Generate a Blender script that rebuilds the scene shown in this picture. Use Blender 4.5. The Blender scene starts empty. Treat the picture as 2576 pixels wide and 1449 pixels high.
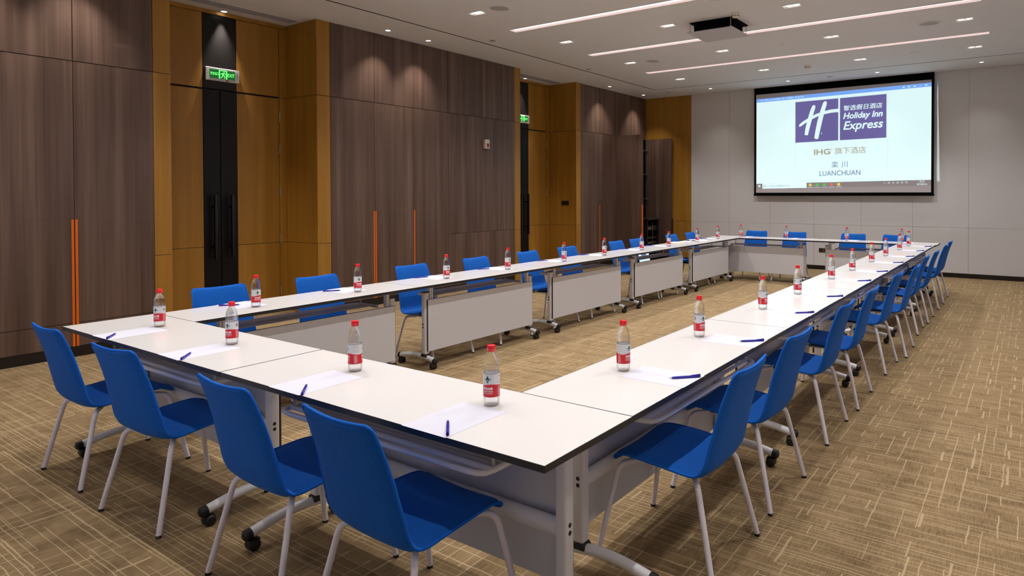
import bpy, bmesh, math, random
from mathutils import Vector, Matrix
random.seed(7)
PI = math.pi
scene = bpy.context.scene
COL = scene.collection

# ------------------------------------------------------------------ camera
CAM = Vector((4.7487, -1.4762, 1.5239)); F_PX, CX, CY = 1651.06, 1482.22, 510.41
YAW, PITCH, ROLL = -0.5911, -0.0140, 0.0021
fw = Vector((math.sin(YAW) * math.cos(PITCH), math.cos(YAW) * math.cos(PITCH), math.sin(PITCH)))
rt = Vector((math.cos(YAW), -math.sin(YAW), 0)); dn = -rt.cross(fw)
r2 = math.cos(ROLL) * rt + math.sin(ROLL) * dn; d2 = -math.sin(ROLL) * rt + math.cos(ROLL) * dn
cam_d = bpy.data.cameras.new('camera'); cam = bpy.data.objects.new('camera', cam_d); COL.objects.link(cam)
cam.matrix_world = Matrix(((r2.x, -d2.x, -fw.x, CAM.x), (r2.y, -d2.y, -fw.y, CAM.y), (r2.z, -d2.z, -fw.z, CAM.z), (0, 0, 0, 1)))
cam_d.sensor_width = 36; cam_d.lens = F_PX * 36 / 2576
cam_d.shift_x = (1288 - CX) / 2576; cam_d.shift_y = (CY - 724.5) / 2576; cam_d.clip_start = 0.02
scene.camera = cam

# ------------------------------------------------------------------ world, exposure, light levels
w = bpy.data.worlds.new('world'); scene.world = w; w.use_nodes = True
w.node_tree.nodes['Background'].inputs[0].default_value = (0.9, 0.85, 0.8, 1); w.node_tree.nodes['Background'].inputs[1].default_value = 0.02
vs = scene.view_settings
vs.view_transform = 'Standard'; vs.look = 'None'; vs.gamma = 1; vs.exposure = 0.09; vs.use_curve_mapping = False
LAMP_W, LAMP_ANGLE, LAMP_COL = 41.0, 118, (1.0, 0.98, 0.985)       # each lamp of the twin downlights
WASH_W, WASH_ANGLE, WASH_COL = 75.0, 88, (1.0, 0.94, 0.88)        # round wall washers
SLOT_E = 1.25                                                      # light slots in the ceiling

XW, YB, ZC = -2.693, 11.998, 3.724          # left wall, back wall, ceiling
XR_, YF = 5.90, -1.95                       # right wall, wall behind the camera
XREC = -3.37                                # door recesses in the left wall
ZT = 0.745

cyc = scene.cycles
cyc.max_bounces = 7; cyc.diffuse_bounces = 4; cyc.glossy_bounces = 2; cyc.transmission_bounces = 6; cyc.transparent_max_bounces = 10
cyc.caustics_reflective = False; cyc.caustics_refractive = False; cyc.sample_clamp_indirect = 6; cyc.use_light_tree = False; cyc.adaptive_min_samples = 16; cyc.adaptive_threshold = .03

# ------------------------------------------------------------------ mesh helpers
class MB:
    def __init__(s): s.v = []; s.f = []
    def add(s, vs_, fs):
        b = len(s.v); s.v += [tuple(p) for p in vs_]; s.f += [tuple(b + i for i in f) for f in fs]; return s
    def box(s, x0, y0, z0, x1, y1, z1):
        p = [(x0, y0, z0), (x1, y0, z0), (x1, y1, z0), (x0, y1, z0), (x0, y0, z1), (x1, y0, z1), (x1, y1, z1), (x0, y1, z1)]
        return s.add(p, [(0, 3, 2, 1), (4, 5, 6, 7), (0, 1, 5, 4), (1, 2, 6, 5), (2, 3, 7, 6), (3, 0, 4, 7)])
    def tube(s, path, r, n=10, ry=None, caps=True):
        P = [Vector(p) for p in path]; m = len(P); rr = r if isinstance(r, (list, tuple)) else [r] * m
        T = [(P[min(i + 1, m - 1)] - P[max(i - 1, 0)]).normalized() for i in range(m)]
        u = T[0].orthogonal().normalized() if abs(T[0].z) > .95 else T[0].cross(Vector((0, 0, 1))).normalized()
        vs_ = []
        for i in range(m):
            u = (u - T[i] * u.dot(T[i])).normalized(); q = T[i].cross(u)
            k = (ry / r) if ry and not isinstance(r, (list, tuple)) else 1
            for j in range(n):
                a = 2 * PI * j / n; vs_.append(P[i] + u * (rr[i] * math.cos(a)) + q * (rr[i] * k * math.sin(a)))
        fs = [(i * n + j, i * n + (j + 1) % n, (i + 1) * n + (j + 1) % n, (i + 1) * n + j) for i in range(m - 1) for j in range(n)]
        if caps: fs += [tuple(range(n - 1, -1, -1)), tuple((m - 1) * n + j for j in range(n))]
        return s.add(vs_, fs)
    def lathe(s, prof, n=24, c=(0, 0, 0), axis='z', caps=True):
        vs_ = []
        for r, h in prof:
            for j in range(n):
                a = 2 * PI * j / n; x, y = r * math.cos(a), r * math.sin(a)
                p = {'z': (x, y, h), 'x': (h, x, y), 'y': (y, h, x)}[axis]
                vs_.append((p[0] + c[0], p[1] + c[1], p[2] + c[2]))
        m = len(prof)
        fs = [(i * n + j, i * n + (j + 1) % n, (i + 1) * n + (j + 1) % n, (i + 1) * n + j) for i in range(m - 1) for j in range(n)]
        if caps: fs += [tuple(range(n - 1, -1, -1)), tuple((m - 1) * n + j for j in range(n))]
        return s.add(vs_, fs)
    def prism(s, poly, y0, y1, f=lambda a, b, h: (a, h, b)):
        n = len(poly); vs_ = [f(a, b, y0) for a, b in poly] + [f(a, b, y1) for a, b in poly]
        return s.add(vs_, [tuple(range(n)), tuple(range(2 * n - 1, n - 1, -1))] + [(j, j + n, (j + 1) % n + n, (j + 1) % n) for j in range(n)])
    def build(s, name, mat, parent=None, smooth=None, bevel=0, seg=2, kind=None, recalc=True):
        me = bpy.data.meshes.new(name); me.from_pydata(s.v, [], s.f)
        if recalc or bevel:
            bm = bmesh.new(); bm.from_mesh(me)
            if recalc: bmesh.ops.recalc_face_normals(bm, faces=bm.faces)
            if bevel:
                bmesh.ops.bevel(bm, geom=[e for e in bm.edges if e.is_manifold and e.calc_face_angle(0) > 0.6], offset=bevel, segments=seg, profile=0.5, affect='EDGES', clamp_overlap=True)
            bm.to_mesh(me); bm.free()
        if smooth:
            me.polygons.foreach_set('use_smooth', [True] * len(me.polygons)); me.set_sharp_from_angle(angle=math.radians(smooth))
        me.materials.append(mat)
        o = bpy.data.objects.new(name, me); COL.objects.link(o); o.parent = parent
        if kind: o['kind'] = kind
        return o
def box(name, mat, parent, *b, bevel=0, kind=None): return MB().box(*b).build(name, mat, parent, bevel=bevel, kind=kind)
def tag(o, label, cat, group=None):
    o['label'] = label; o['category'] = cat
    if group: o['group'] = group
    return o
def thing(name, label, cat, loc=(0, 0, 0), rz=0, group=None):
    o = bpy.data.objects.new(name, None); COL.objects.link(o); o.location = loc; o.rotation_euler = (0, 0, rz); o.empty_display_size = .1
    return tag(o, label, cat, group)
def struct(o): o['kind'] = 'structure'; return o
CH = {}
def children(o): return [c for c in COL.objects if c.parent == o]
def tree(o): return (o, [tree(c) for c in children(o)])
def copy_tree(t, parent=None):
    c = t[0].copy(); COL.objects.link(c); c.parent = parent
    for ch in t[1]: copy_tree(ch, c)
    return c
ORD = ['first', 'second', 'third', 'fourth', 'fifth', 'sixth', 'seventh', 'eighth', 'ninth', 'tenth']
def text_data(body, w=None, h=None, shear=0, bold=0, spacing=1):
    c = bpy.data.curves.new('txt', 'FONT'); c.body = body; c.shear = shear; c.offset = bold; c.space_character = spacing; c.resolution_u = 3
    o = bpy.data.objects.new('txt', c); COL.objects.link(o)
    me = bpy.data.meshes.new_from_object(o.evaluated_get(bpy.context.evaluated_depsgraph_get()))
    V = [(v.co.x, v.co.y) for v in me.vertices]; Fc = [tuple(p.vertices) for p in me.polygons]
    bpy.data.objects.remove(o); bpy.data.curves.remove(c); bpy.data.meshes.remove(me)
    x0, x1 = min(v[0] for v in V), max(v[0] for v in V); y0, y1 = min(v[1] for v in V), max(v[1] for v in V)
    sx = w / (x1 - x0) if w else None; sy = h / (y1 - y0) if h else sx
    sx = sx or sy
    return [((a - x0) * sx, (b - y0) * sy) for a, b in V], Fc

# ------------------------------------------------------------------ materials
def srgb(r, g, b):
    f = lambda c: (c / 255 / 12.92) if c / 255 <= .04045 else ((c / 255 + .055) / 1.055) ** 2.4
    return (f(r), f(g), f(b), 1)
def mat(name, col, rough=.5, metal=0, spec=.5, emit=None, es=0, coat=0):
    m = bpy.data.materials.new(name); m.use_nodes = True; p = m.node_tree.nodes['Principled BSDF']
    p.inputs['Base Color'].default_value = col if len(col) == 4 else (*col, 1)
    p.inputs['Roughness'].default_value = rough; p.inputs['Metallic'].default_value = metal; p.inputs['Specular IOR Level'].default_value = spec
    p.inputs['Coat Weight'].default_value = coat
    if emit: p.inputs['Emission Color'].default_value = emit if len(emit) == 4 else (*emit, 1); p.inputs['Emission Strength'].default_value = es
    return m
class NT:
    def __init__(s, m): s.t = m.node_tree; s.p = s.t.nodes['Principled BSDF']
    def n(s, typ, **kw):
        o = s.t.nodes.new(typ)
        for k, v in kw.items(): setattr(o, k, v)
        return o
    def set(s, node, **kw):
        for k, v in kw.items():
            i = node.inputs[int(k[1:])] if k[0] == '_' and k[1:].isdigit() else node.inputs[k.replace('_', ' ')]
            if isinstance(v, bpy.types.NodeSocket): s.t.links.new(v, i)
            else: i.default_value = v
        return node
    def m(s, op, a, b=0, c=0):
        o = s.n('ShaderNodeMath', operation=op); s.set(o, _0=a, _1=b)
        if op in ('MULTIPLY_ADD', 'COMPARE'): s.set(o, _2=c)
        return o.outputs[0]
    def noise(s, vec, scale=1, detail=2, rough=.5):
        return s.set(s.n('ShaderNodeTexNoise'), Vector=vec, Scale=scale, Detail=detail, Roughness=rough).outputs[0]
    def ramp(s, fac, stops):
        r = s.n('ShaderNodeValToRGB'); e = r.color_ramp.elements
        while len(e) < len(stops): e.new(.5)
        for k, (p, c) in enumerate(stops): e[k].position = p; e[k].color = c
        s.t.links.new(fac, r.inputs[0]); return r.outputs[0]
    def mixc(s, f, a, b):
        x = s.n('ShaderNodeMix', data_type='RGBA'); s.set(x, _0=f, _6=a, _7=b); return x.outputs[2]
    def scaled(s, vec, sc, loc=None):
        mp = s.n('ShaderNodeMapping'); s.t.links.new(vec, mp.inputs[0]); mp.inputs['Scale'].default_value = sc
        if loc is not None: s.t.links.new(loc, mp.inputs['Location'])
        return mp.outputs[0]
    def bump(s, h, strength=.2, dist=.001):
        b = s.set(s.n('ShaderNodeBump'), Height=h, Strength=strength, Distance=dist); s.t.links.new(b.outputs[0], s.p.inputs['Normal'])
def wood(name, c0, c1, c2, rough=.45, fine=55, spec=.4):
    m = mat(name, c1, rough, spec=spec); k = NT(m)
    tc = k.n('ShaderNodeTexCoord').outputs['Object']; rnd = k.n('ShaderNodeObjectInfo').outputs['Random']
    off = k.n('ShaderNodeCombineXYZ'); r9 = k.m('MULTIPLY', rnd, 37.0)
    for i in range(3): k.t.links.new(r9, off.inputs[i])
    v = k.scaled(tc, (fine, fine, .55), off.outputs[0]); v2 = k.scaled(tc, (9, 9, .35), off.outputs[0])
    a = k.noise(v, 1, 3, .6); b = k.noise(v2, 1, 3, .55)
    f = k.m('ADD', k.m('MULTIPLY', a, .36), k.m('MULTIPLY', b, .72))
    c = k.ramp(f, [(.36, c0), (.55, c1), (.72, c2)]); k.t.links.new(c, k.p.inputs['Base Color'])
    k.bump(a, .08, .0006); return m
M = {}
M['wood_dark'] = wood('walnut_laminate', srgb(76, 57, 48), srgb(96, 74, 62), srgb(116, 92, 79), .42, 40)
M['wood_yellow'] = wood('oak_veneer', srgb(148, 103, 34), srgb(160, 113, 40), srgb(172, 125, 50), .4, 90)
M['ceiling'] = mat('ceiling_paint', srgb(226, 226, 228), .9, spec=.2)
M['lift_plate'] = mat('grey_lift_plate', srgb(188, 186, 190), .8, spec=.2)
M['cover'] = mat('grey_cover', srgb(158, 156, 158), .7)
M['wallpaint'] = mat('white_paint', srgb(222, 226, 238), .85, spec=.2)
M['glass_white'] = mat('painted_glass', srgb(212, 209, 207), .03, spec=.5)
M['black_base'] = mat('black_baseboard', srgb(26, 20, 18), .35)
M['black_metal'] = mat('brushed_black_metal', srgb(40, 36, 34), .38, .6)
M['black_door'] = mat('black_lacquer', srgb(11, 9, 9), .4, spec=.3)
M['black'] = mat('black_plastic', srgb(20, 20, 21), .45)
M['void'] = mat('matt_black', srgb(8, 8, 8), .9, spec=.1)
M['orange'] = mat('orange_lacquer', srgb(212, 104, 28), .4)
M['steel'] = mat('satin_steel', srgb(170, 165, 160), .35, .9)
M['silver'] = mat('silver_plastic', srgb(205, 205, 205), .4, .2)
M['chrome_dark'] = mat('dark_handle_steel', srgb(60, 56, 54), .25, .9)
M['laminate'] = mat('white_laminate', srgb(238, 234, 231), .16, spec=.45)
M['panel'] = mat('light_grey_laminate', srgb(204, 202, 204), .4, spec=.4)
M['slat'] = mat('dark_grey_slat', srgb(176, 174, 176), .45, .2)
M['edge'] = mat('black_edge_band', srgb(30, 29, 33), .4)
M['frame'] = mat('white_powder_coat', srgb(222, 220, 222), .35)
M['frame_grey'] = mat('silver_powder_coat', srgb(186, 182, 180), .38, .3)
M['leg'] = mat('pale_grey_powder_coat', srgb(230, 225, 233), .35)
M['cap'] = mat('red_plastic', srgb(226, 14, 30), .3)
M['white_print'] = mat('white_print', srgb(245, 245, 245), .4)
M['label_white'] = mat('silver_white_label', srgb(250, 250, 252), .3)
M['label_red'] = mat('red_label', srgb(226, 12, 34), .3)
M['green_print'] = mat('dark_green_print', srgb(20, 80, 58), .4)
M['teal_print'] = mat('pale_teal_print', srgb(150, 205, 205), .4)
M['grey_print'] = mat('grey_print', srgb(110, 112, 115), .5)
M['pink_print'] = mat('pink_print', srgb(224, 170, 175), .5)
M['pen'] = mat('blue_plastic', srgb(38, 30, 150), .3)
M['paper'] = mat('white_paper', srgb(219, 218, 229), .8, spec=.2)
M['cream_paper'] = mat('cream_paper', srgb(240, 230, 205), .8, spec=.2)
M['lamp_on'] = mat('lamp_glow', (1, 1, 1), .5, emit=(1, .95, .88), es=9)
M['reflector'] = mat('white_reflector', srgb(120, 115, 106), .4)
M['slot_led'] = mat('slot_led', (1, 1, 1), .6, emit=(1, .93, .92), es=SLOT_E)
M['slot_wall'] = mat('slot_paint', srgb(238, 222, 221), .8)
M['grille'] = mat('grey_grille', srgb(168, 166, 170), .6)
M['speaker'] = mat('speaker_grille', srgb(170, 168, 166), .7)
M['detector'] = mat('ivory_plastic', srgb(226, 216, 196), .45)
M['offwhite'] = mat('off_white_plastic', srgb(226, 216, 196), .4)
M['red_lens'] = mat('red_lens', srgb(150, 8, 14), .2)
M['bronze'] = mat('bronze_plate', srgb(92, 82, 70), .4, .5)
M['brown_plate'] = mat('dark_brown_plate', srgb(40, 26, 18), .35)
M['tape'] = mat('clear_tape', srgb(104, 83, 72), .25)
# fabric
m = M['fabric'] = mat('blue_wool', srgb(6, 92, 190), .9, spec=.25); k = NT(m)
k.p.inputs['Sheen Weight'].default_value = .1; k.p.inputs['Sheen Tint'].default_value = (.3, .6, 1, 1)
tc = k.n('ShaderNodeTexCoord').outputs['Object']; a = k.noise(tc, 300, 2, .6)
k.t.links.new(k.ramp(a, [(.3, srgb(2, 73, 156)), (.7, srgb(8, 99, 192))]), k.p.inputs['Base Color']); k.bump(a, .25, .0008)
M['piping'] = mat('blue_piping', srgb(8, 98, 200), .85, spec=.25)
# clear bottle plastic and water: see-through with real refraction mixed in
def clear(name, ior, rough, tr, tint):
    m = bpy.data.materials.new(name); m.use_nodes = True; t = m.node_tree; t.nodes.clear()
    out = t.nodes.new('ShaderNodeOutputMaterial'); g = t.nodes.new('ShaderNodeBsdfGlass'); x = t.nodes.new('ShaderNodeBsdfTransparent'); mx = t.nodes.new('ShaderNodeMixShader')
    g.inputs['IOR'].default_value = ior; g.inputs['Roughness'].default_value = rough; g.inputs['Color'].default_value = (*tint, 1); x.inputs[0].default_value = (*tint, 1)
    mx.inputs[0].default_value = tr; t.links.new(g.outputs[0], mx.inputs[1]); t.links.new(x.outputs[0], mx.inputs[2]); t.links.new(mx.outputs[0], out.inputs[0]); return m
M['bottle'] = clear('clear_plastic', 1.35, 0.0, .6, (.985, .99, .99))
for nm, c in (('label_white', (.9, .9, .92, 1)), ('label_red', (.8, .10, .14, 1))):          # printed film lets some light through
    k = NT(M[nm]); tl = k.set(k.n('ShaderNodeBsdfTranslucent'), Color=c); mx = k.n('ShaderNodeMixShader'); mx.inputs[0].default_value = .3
    o_ = k.t.nodes['Material Output']; k.t.links.new(k.p.outputs[0], mx.inputs[1]); k.t.links.new(tl.outputs[0], mx.inputs[2]); k.t.links.new(mx.outputs[0], o_.inputs[0])
# carpet: fine lines of uneven length woven in two directions
m = M['carpet'] = mat('woven_carpet', srgb(160, 128, 84), .95, spec=.1); k = NT(m)
tc = k.n('ShaderNodeTexCoord').outputs['Object']; sep = k.n('ShaderNodeSeparateXYZ'); k.t.links.new(tc, sep.inputs[0])
wv = k.set(k.n('ShaderNodeTexNoise'), Vector=tc, Scale=9.0, Detail=2.0)
ws = k.n('ShaderNodeSeparateColor'); k.t.links.new(wv.outputs['Color'], ws.inputs[0])
px = k.m('ADD', sep.outputs[0], k.m('MULTIPLY', k.m('SUBTRACT', ws.outputs[0], .5), .013))
py = k.m('ADD', sep.outputs[1], k.m('MULTIPLY', k.m('SUBTRACT', ws.outputs[1], .5), .013))
def wn(a, b, seed):
    c = k.n('ShaderNodeCombineXYZ'); k.set(c, _0=a, _1=b, _2=seed); n_ = k.n('ShaderNodeTexWhiteNoise'); k.t.links.new(c.outputs[0], n_.inputs[0]); return n_.outputs[0]
def lines(along, across, s, w0, w1, l0, l1, thr, seed):
    q = k.m('DIVIDE', across, s); j = k.m('FLOOR', q); fr = k.m('SUBTRACT', q, j)
    ra, rb, rc = wn(j, 0, seed), wn(j, 1, seed), wn(j, 2, seed)
    cen = k.m('MULTIPLY_ADD', ra, .5, .25); d = k.m('MULTIPLY', k.m('ABSOLUTE', k.m('SUBTRACT', fr, cen)), s)
    L = k.m('MULTIPLY_ADD', rb, l1 - l0, l0); seg = k.m('FLOOR', k.m('DIVIDE', k.m('MULTIPLY_ADD', rc, 17., along), L))
    on = k.m('GREATER_THAN', wn(j, seg, seed + 5), thr)
    wd = k.m('MULTIPLY_ADD', wn(j, seg, seed + 9), w1 - w0, w0)
    return k.m('MULTIPLY', k.m('LESS_THAN', d, wd), on)
la = lines(px, py, .040, .0012, .0026, .25, 1.1, .22, 3.); lb = lines(px, py, .083, .0018, .0034, .3, .9, .40, 11.)
lc = lines(py, px, .066, .0018, .0036, .08, .34, .52, 23.); ld = lines(py, px, .200, .0038, .0062, .09, .22, .72, 31.)
ll = k.m('MAXIMUM', k.m('MAXIMUM', la, lb), k.m('MAXIMUM', lc, ld))
patch = k.noise(k.scaled(tc, (1.6, 2.6, 1)), 3.2, 3, .6); streak = k.noise(k.scaled(tc, (190, 13, 1)), 1, 2, .6)
bf = k.m('ADD', k.m('MULTIPLY', patch, .5), k.m('MULTIPLY', streak, .55))
base = k.ramp(bf, [(.36, srgb(112, 92, 66)), (.54, srgb(138, 115, 83)), (.7, srgb(154, 131, 97))])
k.t.links.new(k.mixc(k.m('MULTIPLY', ll, .7), base, srgb(194, 171, 135)), k.p.inputs['Base Color'])
k.bump(k.noise(tc, 500, 2, .6), .35, .002)

# ------------------------------------------------------------------ floor, ceiling, walls
fl = struct(MB().box(XREC - .05, YF, -.05, XR_, YB, 0).build('floor', M['carpet']))
# ceiling openings: light slots, black groove, twin lights, projector lift
SLOTS = [(1.62, False), (3.49, False), (5.36, True), (7.24, True), (9.11, True)]
TWX, TWY = [-.853, .79, 2.418, 4.05], [.78, 2.62, 4.43, 6.28, 8.125, 10.02]
GX0, GX1, GY0, GY1, GW = -1.88, 5.08, -.10, 10.92, .014
holes = [(-1.082, y - .072, 4.274, y + .072) for y, _ in SLOTS]
holes += [(x - .097, y - .05, x + .097, y + .05) for x in TWX for y in TWY]
PJ = (1.076, 6.31, 1.675, 6.87); holes.append(PJ)
holes += [(GX0 - GW, GY0 - GW, GX0 + GW, GY1 + GW), (GX1 - GW, GY0 - GW, GX1 + GW, GY1 + GW), (GX0 + GW, GY1 - GW, GX1 - GW, GY1 + GW), (GX0 + GW, GY0 - GW, GX1 - GW, GY0 + GW)]
xs = sorted({XREC - .05, XR_} | {h[i] for h in holes for i in (0, 2)}); ys = sorted({YF, YB} | {h[i] for h in holes for i in (1, 3)})
mb = MB(); vi = {}
def cv(x, y):
    if (x, y) not in vi: vi[(x, y)] = len(mb.v); mb.v.append((x, y, ZC))
    return vi[(x, y)]
for i in range(len(xs) - 1):
    for j in range(len(ys) - 1):
        cx_, cy_ = (xs[i] + xs[i + 1]) / 2, (ys[j] + ys[j + 1]) / 2
        if any(h[0] < cx_ < h[2] and h[1] < cy_ < h[3] for h in holes): continue
        mb.f.append((cv(xs[i], ys[j]), cv(xs[i], ys[j + 1]), cv(xs[i + 1], ys[j + 1]), cv(xs[i + 1], ys[j])))
ceil = struct(mb.build('ceiling', M['ceiling'], recalc=False))
g = MB()
for h in holes[-4:]: g.box(h[0], h[1], ZC + .02, h[2], h[3], ZC + .05)
struct(g.build('trim_1', M['void']))
struct(MB().box(XREC - .05, YF, ZC + .30, XR_, YB, ZC + .34).build('ceiling_slab', M['void'], ceil))
def rim(mb, x0, y0, x1, y1, z0, z1):          # four inner walls of a ceiling opening
    t = .004
    return mb.box(x0 - t, y0 - t, z0, x0, y1 + t, z1).box(x1, y0 - t, z0, x1 + t, y1 + t, z1).box(x0, y0 - t, z0, x1, y0, z1).box(x0, y1, z0, x1, y1 + t, z1)
for i, (y, _) in enumerate(SLOTS):
    nm = ['over the near end of the tables', 'second row from the camera', 'third row from the camera', 'the one the projector lift hangs across', 'nearest the projection screen'][i]
    t = thing('ceiling_light_slot', 'long recessed light slot in the ceiling, ' + nm, 'light slot', (1.596, y, ZC), group='ceiling light slots')
    rim(MB(), -2.678, -.072, 2.678, .072, .001, .030).build('slot_side', M['slot_wall'], t)
    box('diffuser', M['slot_led'], t, -2.678, -.072, .030, 2.678, .072, .034)
# front and right walls (behind and beside the camera)
wf = struct(MB().box(2.50, YF - .05, 0, XR_, YF, ZC).box(XREC - .05, -1.05, 0, 2.50, -1.0, ZC).box(2.45, YF - .05, 0, 2.50, -1.05, ZC).build('wall_front', M['wallpaint']))
wr = struct(box('wall_right', M['wallpaint'], None, XR_, YF - .05, 0, XR_ + .05, YB + .05, ZC))
# left wall: backing plus individual panels
wl = MB()
for y0, y1 in ((YF, 1.78), (3.50, 7.43), (9.165, 10.64)): wl.box(XW - .10, y0, 0, XW - .03, y1, ZC)
wl.box(XREC - .12, 1.0, 0, XREC - .05, 4.2, ZC).box(XREC - .12, 6.9, 0, XREC - .05, 9.9, ZC)
wl.box(XW - .10, 10.64, 2.775, XW - .03, YB + .05, ZC)
wl.box(XW - .62, 10.62, 0, XW - .58, YB + .05, 2.775)        # back of the open cabinet
wl = struct(wl.build('wall_left', M['void']))
GAP = .0025
def lpanel(y0, y1, z0, z1, mt='wood_dark', parent=None, name='wood_panel', x=XW, th=.028):
    return box(name, M[mt], parent or wl, x - th, y0 + GAP, z0 + GAP, x, y1 - GAP, z1 - GAP, bevel=.0012)
ZS = 2.776
for a, b in ((YF, -1.08), (-1.08, -.41), (-.41, .269), (.269, .944), (.944, 1.62), (3.668, 4.35), (4.35, 5.03), (5.03, 5.716), (5.716, 6.49), (6.49, 7.284), (9.316, 9.994), (9.994, 10.66), (10.66, 11.33), (11.33, YB - .004)):
    lpanel(a, b, ZS, ZC)
for a, b in ((YF, -1.08), (-1.08, -.41), (-.41, .269)): lpanel(a, b, .1, ZS)
lpanel(5.716, 7.284, .1, .907); lpanel(5.716, 7.284, .907, ZS)
for y0, y1 in ((1.62, 1.79), (3.475, 3.668), (7.284, 7.445), (9.15, 9.316)):        # oak pilasters
    for z0, z1 in ((0, .9), (.9, ZS), (ZS, ZC)): lpanel(y0, y1, z0, z1, 'wood_yellow', name='oak_panel')
def ypanel(x0, x1, y, z0, z1, th, mt='wood_yellow', name='oak_panel', parent=None):
    return box(name, M[mt], parent or wl, x0 + GAP, min(y, y + th), z0 + GAP, x1 - GAP, max(y, y + th), z1 - GAP, bevel=.0012)
for y, th in ((1.79, -.03), (3.475, .03), (7.445, -.03), (9.15, .03)):               # recess returns
    for z0, z1 in ((0, .9), (.9, ZS), (ZS, ZC)): ypanel(XREC, XW - .03, y, z0, z1, th)
bl = MB()
for y0, y1 in ((YF, 1.62), (3.668, 7.284), (9.316, 10.66)): bl.box(XW - .03, y0, 0, XW - .004, y1, .098)
struct(bl.build('baseboard_left', M['black_base']))
# recessed double doors
def door(n, y0, y1, where):
    c = (y0 + y1) / 2; lo, hi = y0 + .10, y1 - .095; x = XREC
    d = bpy.data.objects.new('door_%d' % n, None); COL.objects.link(d); d.location = (x, c, 0); struct(d); d['label'] = 'tall oak double door with a black centre band ' + where
    b = lambda nm, mt, a0, z0, a1, z1, x0=-.04, x1=0, par=d, bv=.001: box(nm, M[mt], par, x0, a0 - c + GAP, z0 + GAP, x1, a1 - c - GAP, z1 - GAP, bevel=bv)
    for a0, a1 in ((y0, lo), (hi, y1)):
        for z0, z1 in ((0, .9), (.9, ZS), (ZS, 3.675)): b('door_frame', 'wood_yellow', a0, z0, a1, z1, -.04, .012)
    b('top_strip', 'wood_yellow', y0, 3.675, y1, ZC, -.04, .012)
    b('transom_panel', 'wood_yellow', lo, ZS + .012, c - .20, 3.675); b('transom_panel', 'wood_yellow', c + .20, ZS + .012, hi, 3.675)
    b('transom_band', 'black_metal', c - .20, ZS + .012, c + .20, 3.675)
    b('door_head', 'black_door', lo, ZS - .006, hi, ZS + .010, -.05, -.02)
    for s in (-1, 1):
        a0, a1 = (lo, c - .20) if s < 0 else (c + .20, hi)
        lf = b('door_leaf', 'wood_yellow', a0, .9, a1, ZS - .006); b('lower_board', 'wood_yellow', a0, .01, a1, .9, par=lf)
        e0, e1 = (c - .20, c - .0015) if s < 0 else (c + .0015, c + .20)
        b('centre_band', 'black_door', e0, .01, e1, ZS - .006, -.04, .002, lf)
        hm = MB().box(.062, s * .10 - .016, .75, .094, s * .10 + .016, 1.52).box(-.002, s * .10 - .012, .88, .07, s * .10 + .012, .905).box(-.002, s * .10 - .012, 1.36, .07, s * .10 + .012, 1.385)
        hm.build('pull_handle', M['chrome_dark'], lf, bevel=.002)
        ye = (hi if s > 0 else lo) - c
        for z in (2.52, 2.11, 1.555, .95, .27): MB().lathe([(.008, z - .06), (.008, z + .06)], 8, (.014, ye, 0)).build('hinge', M['steel'], lf, smooth=40)
    return d
door(1, 1.79, 3.475, 'beside the big cabinet at the near end'); door(2, 7.445, 9.15, 'in the far recess beside the equipment rack')
# back wall
wb = struct(box('wall_back', M['cover'], None, XREC - .05, YB + .022, 0, XR_ + .05, YB + .08, ZC))
bx = [-1.543, -.643, .25, 1.146, 2.042, 2.944, 3.846, 4.748, 5.65, XR_]
for a, b in zip(bx, bx[1:]):
    for z0, z1 in ((.079, .9), (.9, ZC)):
        box('glass_panel', M['glass_white'], wb, a + .0015, YB, z0 + .0015, b - .0015, YB + .02, z1 - .0015, bevel=.001)
for z0, z1 in ((.079, .9), (.9, ZS), (ZS, ZC)): box('oak_panel', M['wood_yellow'], wb, XW, YB, z0 + GAP, -1.543 - GAP, YB + .02, z1 - GAP, bevel=.001)
struct(box('baseboard_back', M['black_base'], None, XW, YB - .012, 0, XR_, YB + .02, .079))

# ------------------------------------------------------------------ built-in cabinets
def handle(door_o, y, s, x=XW):               # orange edge grip; s: side of the seam
    a, b = (y - .026, y - .004) if s < 0 else (y + .004, y + .026)
    box('handle', M['orange'], door_o, x - .012, a, .10, x + .0015, b, 1.293, bevel=.001)
def cab_door(parent, y0, y1, hs, cut=False):
    m = MB(); x = XW
    h0 = y0 + GAP + (.026 if -1 in hs else 0); h1 = y1 - GAP - (.026 if 1 in hs else 0)
    zs = [(.102, .318), (.323, 1.295)] if cut else [(.102, 1.295)]
    for a, b in zs: m.box(x - .022, h0, a, x, h1, b)
    m.box(x - .022, y0 + GAP, 1.2955, x, y1 - GAP, ZS - .004)
    d = m.build('door', M['wood_dark'], parent)
    if 1 in hs: handle(d, y1, -1)
    if -1 in hs: handle(d, y0, 1)
    return d
def cabinet(label, doors, y0, y1, cut=False):
    t = thing('built_in_cabinet', label, 'cabinet', group='cabinets built into the wooden wall')
    box('carcass', M['void'], t, XW - .029, y0 + .002, .1, XW - .024, y1 - .002, ZS)
    for a, b, hs in doors: cab_door(t, a, b, hs, cut)
cabinet('dark wood built-in cabinet with orange edge grips, nearest the camera', [(.269, .944, (1,)), (.944, 1.62, (-1,))], .269, 1.62, True)
cabinet('dark wood double-door cabinet with a pair of orange grips between the two doors', [(3.668, 4.35, (1,)), (4.35, 5.03, (-1,))], 3.668, 5.03)
cabinet('dark wood single-door cabinet with one thin orange grip, left of the fire alarm', [(5.03, 5.716, (-1,))], 5.03, 5.716)
cabinet('closed dark wood double cabinet beside the open cabinet in the far corner', [(9.316, 9.994, ()), (9.994, 10.66, (-1,))], 9.316, 10.66)
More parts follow.
